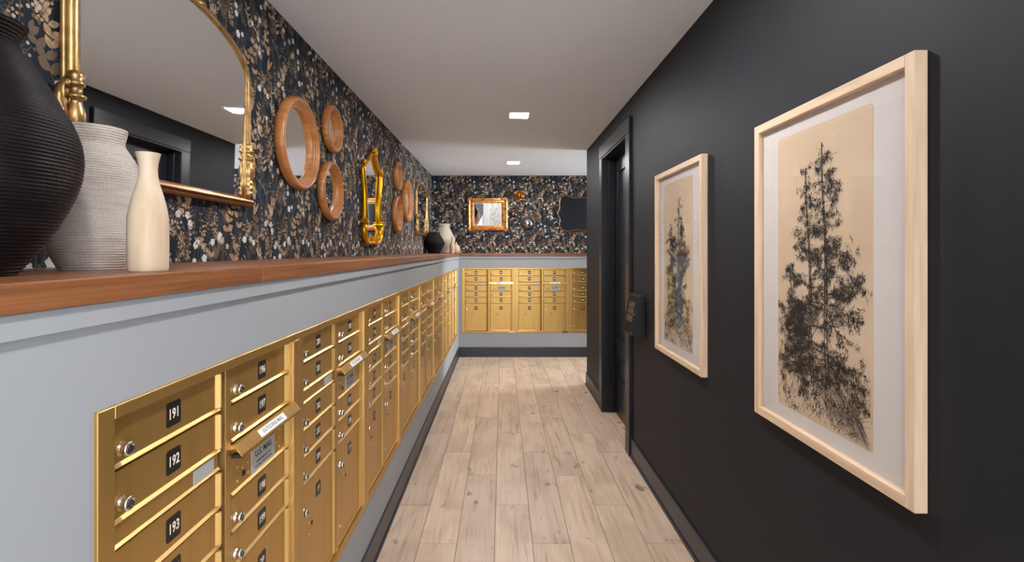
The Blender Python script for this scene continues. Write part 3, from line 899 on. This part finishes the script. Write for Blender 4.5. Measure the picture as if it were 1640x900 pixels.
# ------------------------------------------------------------------ rectangular gold mirror on the end wall
tilt = math.radians(4.1)
root = tag(empty('gilt_mirror', (-0.229, YBU, 1.885), (tilt, 0, 0)), 'rectangular orange gold framed mirror with carved corners on the end wall', 'mirror')
OW, OH, IW, IH = 0.31, 0.252, 0.212, 0.172
zc = 0.254
bm = NB()
prof = [(0.0, 0.0), (0.0, 0.026), (0.10, 0.034), (0.26, 0.036), (0.36, 0.028), (0.44, 0.022), (0.52, 0.026), (0.68, 0.028), (0.82, 0.022), (0.88, 0.014), (0.94, 0.014), (1.0, 0.006)]
rings = []
for t, out in prof:
    w_, h_ = OW + (IW - OW) * t, OH + (IH - OH) * t
    rings.append([bm.verts.new(p) for p in ((-w_, -out, zc - h_), (w_, -out, zc - h_), (w_, -out, zc + h_), (-w_, -out, zc + h_))])
for k in range(len(rings) - 1):
    for i in range(4): bm.faces.new((rings[k][i], rings[k][(i + 1) % 4], rings[k + 1][(i + 1) % 4], rings[k + 1][i]))
obj('frame', bm, M['rose_gold'], root)
bm = NB()
for s in (-1, 1):
    box(bm, s * IW - 0.005, s * IW + 0.003, -0.017, -0.004, zc - IH - 0.003, zc + IH + 0.003, bev=0.002)
    box(bm, -IW, IW, -0.017, -0.004, zc + s * IH - 0.004, zc + s * IH + 0.004, bev=0.002)
obj('inner_slip', bm, mat('pale_slip', lin(236, 214, 180), 0.5), root)
bm = NB(); box(bm, -IW, IW, -0.008, -0.002, zc - IH, zc + IH); obj('mirror_glass', bm, M['mirror'], root)
for sx in (-1, 1):
    for sz in (-1, 1):
        bm = NB(); cx, cz = sx * 0.272, zc + sz * 0.222
        for k in range(6):
            a = math.atan2(sz, sx) + (k - 2.5) * 0.42
            tube(bm, [(cx, -0.034, cz), (cx + 0.028 * math.cos(a), -0.048, cz + 0.028 * math.sin(a)), (cx + 0.050 * math.cos(a), -0.036, cz + 0.050 * math.sin(a))], [0.008, 0.012, 0.004], 7)
        for dx_, dz_ in ((-sx * 0.05, 0.012 * sz), (0.012 * sx, -sz * 0.05)):
            ball(bm, (cx + dx_, -0.038, cz + dz_), 0.018, (1.5 if abs(dx_) > .03 else .8, .8, 1.5 if abs(dz_) > .03 else .8), seg=10)
        ball(bm, (cx, -0.044, cz), 0.016)
        obj('corner_ornament', bm, M['rose_gold'], root)

# ------------------------------------------------------------------ convex round mirrors
def dome(x, z, R_, m, ring, label):
    root = tag(empty('convex_mirror', (x, YBU, z)), label, 'mirror', 'small convex mirrors on the end wall')
    bm = NB(); rr = R_ * 0.80
    lathe(bm, [(rr * math.cos(a * PI / 20), 0.015 + rr * 0.75 * math.sin(a * PI / 20)) for a in range(0, 10)], 36, 'y'); obj('dome', bm, m, root)
    bm = NB(); lathe(bm, [(R_ * .97, 0), (R_, 0.008), (R_ * .97, 0.018), (R_ * .88, 0.024), (R_ * .78, 0.018), (R_ * .76, 0.0)], 40, 'y', caps=False); obj('rim', bm, ring, root)
dome(0.268, 2.435, 0.080, M['amber'], M['amber'], 'amber convex mirror, highest of the three on the end wall')
dome(0.172, 2.142, 0.075, M['bronze'], M['bronze'], 'brown bronze convex mirror next to the rectangular gold mirror')
dome(0.395, 1.996, 0.106, M['steel'], M['black_metal'], 'silver convex mirror with black rim, lowest on the end wall')

# ------------------------------------------------------------------ scalloped dark mirror
root = tag(empty('scalloped_mirror', (1.36, YBU, 1.872)), 'wide wavy edged mirror on the end wall, half hidden by the dark wall', 'mirror')
lobe = [(0.0, 0.538), (-0.10, 0.530), (-0.20, 0.524), (-0.262, 0.527), (-0.335, 0.555), (-0.40, 0.556), (-0.452, 0.520), (-0.468, 0.450), (-0.470, 0.350), (-0.500, 0.287), (-0.474, 0.235), (-0.460, 0.175),
        (-0.474, 0.115), (-0.452, 0.058), (-0.405, 0.018), (-0.338, 0.004), (-0.265, 0.012), (-0.18, 0.024), (-0.10, 0.010), (0.0, -0.004)]
def dense(P, n=6):
    out = []
    for i in range(len(P) - 1):
        p0, p1, p2, p3 = P[max(i - 1, 0)], P[i], P[i + 1], P[min(i + 2, len(P) - 1)]
        for k in range(n):
            u = k / n
            out.append(tuple(0.5 * (2 * p1[d] + (p2[d] - p0[d]) * u + (2 * p0[d] - 5 * p1[d] + 4 * p2[d] - p3[d]) * u * u + (3 * p1[d] - p0[d] - 3 * p2[d] + p3[d]) * u ** 3) for d in (0, 1)))
    return out
lobe = dense(lobe) + [lobe[-1]]
pts = lobe + [(-x, z) for x, z in lobe[-2:0:-1]]
bm = NB(); prism(bm, pts, 'y', -0.018, -0.002); obj('mirror_glass', bm, M['mirror'], root)
bm = NB(); tube(bm, [(x, -0.016, z) for x, z in pts], 0.009, 8, closed=True); obj('thin_frame', bm, M['bronze_gold'], root)

# ------------------------------------------------------------------ vases
def smooth_prof(ctrl, n):
    """Catmull-Rom through (r, z) points"""
    P = [ctrl[0]] + list(ctrl) + [ctrl[-1]]; out = []
    m = len(ctrl) - 1
    for i in range(n + 1):
        t = i / n * m; k = min(int(t), m - 1); u = t - k
        p0, p1, p2, p3 = P[k], P[k + 1], P[k + 2], P[k + 3]
        out.append(tuple(0.5 * (2 * p1[d] + (p2[d] - p0[d]) * u + (2 * p0[d] - 5 * p1[d] + 4 * p2[d] - p3[d]) * u * u + (3 * p1[d] - p0[d] - 3 * p2[d] + p3[d]) * u ** 3) for d in (0, 1)))
    return out


def vase(name, loc, ctrl, m, label, n=60, ribs=0, amp=0.0, seg=64, wall=0.006, zr=(0, 9), group=None, floor_z=0.02, lin_=False):
    pr = list(ctrl) if lin_ else smooth_prof(ctrl, n)
    h = ctrl[-1][1]
    if ribs: pr = [(r + (amp * math.sin(2 * PI * ribs * z / h) if zr[0] < z < zr[1] else 0), z) for r, z in pr]
    prof = [(pr[0][0] * 0.9, 0.0)] + pr
    inner = [(max(r - wall, 0.004), z) for r, z in (ctrl if lin_ else smooth_prof(ctrl, 30))][::-1]
    prof += [(inner[0][0], h)] + [p for p in inner[1:] if p[1] > floor_z]
    bm = NB(); lathe(bm, prof, seg, 'z')
    o = obj(name, bm, m, None, loc)
    return tag(o, label, 'vase', group)


vase('ribbed_vase', (-0.86, 0.785, ZT), [(0.062, 0), (0.070, 0.010), (0.094, 0.045), (0.117, 0.085), (0.140, 0.140), (0.149, 0.192), (0.142, 0.240), (0.116, 0.297), (0.086, 0.350), (0.069, 0.376), (0.066, 0.390), (0.071, 0.404), (0.077, 0.413)],
     M['black_clay'], 'large black ribbed vase at the near end of the ledge', n=420, ribs=70, amp=0.0011, seg=80, wall=0.008)
vase('stoneware_vase', (-0.902, 1.09, ZT), [(0.060, 0), (0.064, 0.008), (0.076, 0.035), (0.084, 0.070), (0.087, 0.120), (0.0875, 0.185), (0.0840, 0.214), (0.0765, 0.238), (0.0655, 0.258), (0.0570, 0.273), (0.0550, 0.282), (0.0580, 0.296), (0.0605, 0.311)],
     M['stone_clay'], 'pale grey stoneware vase between the black vase and the wooden bottle', n=340, ribs=56, amp=0.0006, seg=72)
vase('wooden_bottle', (-0.700, 0.975, ZT), [(0.031, 0), (0.0340, 0.005), (0.0348, 0.03), (0.0348, 0.09), (0.0335, 0.113), (0.0270, 0.146), (0.0190, 0.176), (0.0160, 0.198), (0.0170, 0.214), (0.0212, 0.234)],
     M['light_wood'], 'slim pale wooden bottle vase on the near ledge edge', n=70, wall=0.004, seg=48)
G2 = None
vase('black_jug', (-0.965, 6.98, ZT), [(0.080, 0), (0.084, 0.012), (0.142, 0.118), (0.150, 0.140), (0.146, 0.160), (0.088, 0.262), (0.082, 0.275), (0.082, 0.298)], M['matte_black'], 'matte black vase in the far corner of the ledge', n=50, lin_=True)
vase('angular_vase', (-0.872, 7.36, ZT), [(0.085, 0), (0.090, 0.012), (0.160, 0.165), (0.168, 0.195), (0.164, 0.220), (0.086, 0.380), (0.080, 0.395), (0.096, 0.434)], M['cream_clay'], 'cream angular vase behind the black vase in the far corner', n=50, lin_=True)
vase('small_bottle_vase', (-0.722, 7.10, ZT), [(0.036, 0), (0.039, 0.02), (0.036, 0.11), (0.022, 0.155), (0.015, 0.18), (0.014, 0.215), (0.019, 0.232)], mat('tan_ceramic', lin(178, 148, 118), 0.6), 'slim tan bottle vase in the far corner', n=40)
vase('round_bud_vase', (-0.678, 7.20, ZT), [(0.034, 0), (0.050, 0.02), (0.058, 0.06), (0.050, 0.10), (0.026, 0.13), (0.016, 0.145), (0.020, 0.162)], mat('pale_ceramic', lin(186, 162, 136), 0.65), 'small round pale bud vase at the far corner, rightmost', n=40)

# ------------------------------------------------------------------ framed tree prints
def tree_strokes(seed, W, Hh, variant):
    """thin ink strokes on a sheet of W x Hh, origin lower left; returns quads with material index"""
    R = random.Random(seed); Q = []
    def stroke(x0, z0, x1, z1, w0, w1_, m=0):
        if not (0.002 < x0 < W - .002 and 0.002 < x1 < W - .002 and 0.002 < z0 < Hh - .002 and 0.002 < z1 < Hh - .002): return
        d = math.hypot(x1 - x0, z1 - z0)
        if d < 1e-6: return
        nx, nz = -(z1 - z0) / d * .5, (x1 - x0) / d * .5
        Q.append(([(x0 + nx * w0, z0 + nz * w0), (x1 + nx * w1_, z1 + nz * w1_), (x1 - nx * w1_, z1 - nz * w1_), (x0 - nx * w0, z0 - nz * w0)], m))
    def clump(x, z, r, n):
        for _ in range(n):
            a = R.uniform(0, 2 * PI); q = r * math.sqrt(R.random()); px, pz = x + q * math.cos(a) * 1.25, z + q * math.sin(a) * .8
            b = R.uniform(0, 2 * PI) if R.random() < .5 else -PI / 2 + R.uniform(-.6, .6); L = R.uniform(.005, .015)
            stroke(px, pz, px + math.cos(b) * L, pz + math.sin(b) * L, R.uniform(.0014, .0030), .0006, 0)
    def branch(x, z, a, L, w, dens, depth=0):
        n = max(3, int(L / .012)); s = L / n
        for i in range(n):
            a += R.uniform(-.42, .42); a2 = a + (.10 if math.cos(a) > 0 else -.10) * 0
            x1, z1 = x + math.cos(a2) * s, z + math.sin(a2) * s
            ww = w * (1 - .75 * i / n); stroke(x, z, x1, z1, ww, ww * .85)
            if depth < 2 and R.random() < .5: branch(x1, z1, a + R.choice((-1, 1)) * R.uniform(.4, 1.1), L * R.uniform(.22, .45), ww * .6, dens * .75, depth + 1)
            if R.random() < dens: clump(x1, z1, R.uniform(.006, .015), R.randint(5, 13))
            x, z = x1, z1
    def trunk(xb_, zb, xt, zt, w, spread, dens, full_):
        n = 60; pts_ = []
        for i in range(n + 1):
            t = i / n; pts_.append((xb_ + (xt - xb_) * t + .004 * math.sin(9 * t + seed), zb + (zt - zb) * t))
        for i in range(n):
            t = i / n; ww = w * (1 - .8 * t)
            for s in (-.5, .5, R.uniform(-.4, .4)):
                stroke(pts_[i][0] + s * ww, pts_[i][1], pts_[i + 1][0] + s * ww, pts_[i + 1][1], ww * (.42 if t > .35 else .26), ww * (.42 if t > .35 else .26), 0)
            if R.random() < full_:
                for s in (-1, 1):
                    if R.random() < .75:
                        L = (spread * (1 - t) ** .55 + .020) * R.uniform(.4, 1.05)
                        branch(pts_[i][0], pts_[i][1], (0 if s > 0 else PI) + s * R.uniform(-.35, .5), L, .0034 * (1.2 - t), dens)
            if R.random() < .55: clump(pts_[i][0] + R.uniform(-.014, .014), pts_[i][1], R.uniform(.008, .018), R.randint(8, 18))
    def ground(zb, n, x0=0, x1=1):
        for _ in range(n):
            x = R.uniform(x0 * W, x1 * W); z = zb * R.random() ** .7 + .004; L = R.uniform(.012, .045); a = R.uniform(.6, 1.5) * R.choice((1, 1, -1)) - (.9 if x > .6 * W else 0)
            stroke(x, z, x + math.cos(a) * L, z + math.sin(a) * L, R.uniform(.0008, .002), .0005, R.choice((0, 0, 1)))
        for _ in range(int(n / 14)): clump(R.uniform(x0 * W, x1 * W), zb * R.random() ** 1.0, R.uniform(.012, .026), 20)
    if variant == 0:
        trunk(.60 * W, .13 * Hh, .54 * W, .935 * Hh, .016, .150, .36, .60)
        trunk(.44 * W, .12 * Hh, .36 * W, .865 * Hh, .015, .125, .34, .56)
        trunk(.25 * W, .14 * Hh, .17 * W, .52 * Hh, .007, .07, .35, .45)
        trunk(.32 * W, .14 * Hh, .27 * W, .40 * Hh, .006, .05, .3, .3)
        for k in range(7): branch(.6 * W, Hh * R.uniform(.2, .46), R.uniform(-.55, .35), R.uniform(.12, .2), .0036, .6)
        for k in range(3): branch(.40 * W, Hh * R.uniform(.16, .38), PI + R.uniform(-.3, .4), R.uniform(.1, .18), .0036, .5)
        ground(.19 * Hh, 460)
        for _ in range(260):      # grassy slope falling to the right
            t = R.random(); x = W * (.52 + .46 * t); z = Hh * (.24 - .2 * t) * R.uniform(.25, 1.05); L = R.uniform(.03, .07); a = -.95 + R.uniform(-.2, .2)
            stroke(x, z, x + math.cos(a) * L, z + math.sin(a) * L, .0014, .0005, R.choice((0, 1)))
    else:
        trunk(.50 * W, .08 * Hh, .56 * W, .90 * Hh, .012, .075, .28, .4)
        trunk(.60 * W, .12 * Hh, .66 * W, .74 * Hh, .006, .06, .35, .4)
        trunk(.30 * W, .10 * Hh, .34 * W, .62 * Hh, .009, .09, .45, .6)
        for k in range(11): branch(.5 * W, Hh * R.uniform(.30, .62), R.uniform(-.3, .5) + (PI if k % 3 == 0 else 0), R.uniform(.11, .19), .003, .85)
        for k in range(70): clump(W * R.uniform(.10, .62), Hh * R.uniform(.12, .50), R.uniform(.014, .03), 26)
        for k in range(30): clump(W * R.uniform(.5, .95), Hh * R.uniform(.44, .60), R.uniform(.012, .024), 22)
        branch(.55 * W, .42 * Hh, -.9, .17, .004, .1); branch(.56 * W, .34 * Hh, -1.2, .16, .003, .1)
        ground(.15 * Hh, 520)
    return Q


def framed_print(y_near, variant, seed, label):
    FW, FH, ft, fd = 0.73, 1.078, 0.029, 0.032
    root = tag(empty('framed_print', (XR, y_near + FW, 0.963), (0, 0, -PI / 2)), label, 'picture', 'framed tree prints on the dark wall')
    # local x runs from the far edge (0) to the near edge (FW); -y out of the wall
    for nm, x0, x1, z0, z1 in (('frame_stile', 0, ft, 0, FH), ('frame_stile', FW - ft, FW, 0, FH)):
        bm = NB(); box(bm, x0, x1, -fd, -0.001, z0, z1, bev=0.0012); obj(nm, bm, M['ash'], root)
    M.setdefault('ash_h', mat('pale_ash_rail', lin(226, 198, 168), 0.5, col2=lin(208, 176, 144), scale=(4, 60, 60), detail=5, lo=0.4, hi=0.7, rnd=True))
    for z0, z1 in ((0, ft), (FH - ft, FH)):
        bm = NB(); box(bm, ft, FW - ft, -fd, -0.001, z0, z1, bev=0.0012); obj('frame_rail', bm, M['ash_h'], root)
    bm = NB(); box(bm, ft, FW - ft, -0.012, -0.001, ft, FH - ft); obj('mat_board', bm, M['mat_board'], root)
    sx0, sx1, sz0, sz1 = 0.128, 0.575, 0.075, 1.003
    bm = NB(); r = 0.012; pts = []
    for cx, cz, a0 in ((sx1 - r, sz1 - r, 0), (sx0 + r, sz1 - r, PI / 2), (sx0 + r, sz0 + r, PI), (sx1 - r, sz0 + r, 1.5 * PI)):
        for k in range(5): pts.append((cx + r * math.cos(a0 + k * PI / 8), cz + r * math.sin(a0 + k * PI / 8)))
    prism(bm, pts, 'y', -0.0128, -0.0119)
    sheet = obj('printed_sheet', bm, M['beige_paper'], root)
    Q = tree_strokes(seed, sx1 - sx0, sz1 - sz0, variant)
    V, Fc, MI = [], [], []
    for k, (p, m) in enumerate(Q):
        b = len(V); yy = -0.0131 - 0.0004 * (k / len(Q))
        V.extend((sx0 + x, yy, sz0 + z) for x, z in p); Fc.append((b, b + 1, b + 2, b + 3)); MI.append(m)
    me = bpy.data.meshes.new('tree_ink'); me.from_pydata(V, [], Fc)
    me.materials.append(M['ink']); me.materials.append(M['ink_grey']); me.polygons.foreach_set('material_index', MI); me.update()
    link('tree_ink', me, sheet)['kind'] = 'stuff'
    bm = NB(); box(bm, ft - 0.002, FW - ft + 0.002, -0.0205, -0.019, ft - 0.002, FH - ft + 0.002); obj('picture_glass', bm, M['glass'], root)
    return root
framed_print(1.146, 0, 3, 'near framed print of two tall bare pines in a pale wooden frame')
framed_print(2.374, 1, 11, 'far framed print of a bushy pine in a pale wooden frame beside the door')

# ------------------------------------------------------------------ wall panel by the door
root = tag(empty('entry_panel', (XR, 3.695, 0.965), (0, 0, -PI / 2)), 'sloping dark wall panel with faded labels between door and far picture', 'intercom')
W_, HH = 0.275, 0.292
bm = NB(); prism(bm, [(0, 0), (-0.092, 0.018), (-0.036, HH), (0, HH)], 'x', 0, W_); obj('housing', bm, M['panel_dark'], root)
sl = math.atan2(0.056, HH - 0.018)
bm = NB(); box(bm, -0.125, 0.125, -0.0015, 0.001, -0.130, 0.130); fc = obj('panel_face', bm, M['panel_face'], root, (W_ / 2, -0.0642, 0.155), (-sl, 0, 0))
for (x0, x1, z0, z1) in ((-0.075, 0.07, 0.045, 0.085), (-0.075, 0.07, 0.000, 0.040), (-0.085, 0.075, -0.055, -0.008)):
    bm = NB(); box(bm, x0, x1, -0.0025, -0.0015, z0, z1); obj('faded_label', bm, M['panel_label'], fc)
bm = NB(); lathe(bm, [(0.005, 0), (0.005, 0.003), (0.002, 0.004)], 10, 'y', center=(0.115, -0.0015, -0.122)); lathe(bm, [(0.004, 0), (0.004, 0.003), (0.002, 0.004)], 10, 'y', center=(0.10, -0.0015, 0.005)); obj('screws', bm, M['chrome'], fc)

# ------------------------------------------------------------------ ceiling lights
def ceiling_light(x, y, label):
    root = tag(empty('ceiling_light', (x, y, ZC)), label, 'light', 'square recessed ceiling lights')
    s = 0.092; t = 0.014
    bm = NB()
    for a0, a1, b0, b1 in ((-s, s, -s, -s + t), (-s, s, s - t, s), (-s, -s + t, -s + t, s - t), (s - t, s, -s + t, s - t)):
        box(bm, a0, a1, b0, b1, -0.008, 0.0, bev=0.001)
    obj('frame', bm, M['lamp_frame'], root)
    bm = NB(); box(bm, -s + t, s - t, -s + t, s - t, -0.007, -0.0005); obj('diffuser', bm, M['diffuser'], root)
ceiling_light(0.145, 4.27, 'nearer square ceiling light in view, lit warm white')
ceiling_light(0.146, 6.57, 'farther square ceiling light near the end wall, lit warm white')
ceiling_light(0.145, 1.97, 'square ceiling light just out of view above the near picture')
ceiling_light(0.145, -0.33, 'square ceiling light above the camera')
ceiling_light(0.145, -2.2, 'square ceiling light in the lobby behind the camera')
ceiling_light(3.9, 6.6, 'square ceiling light in the side hall around the corner')
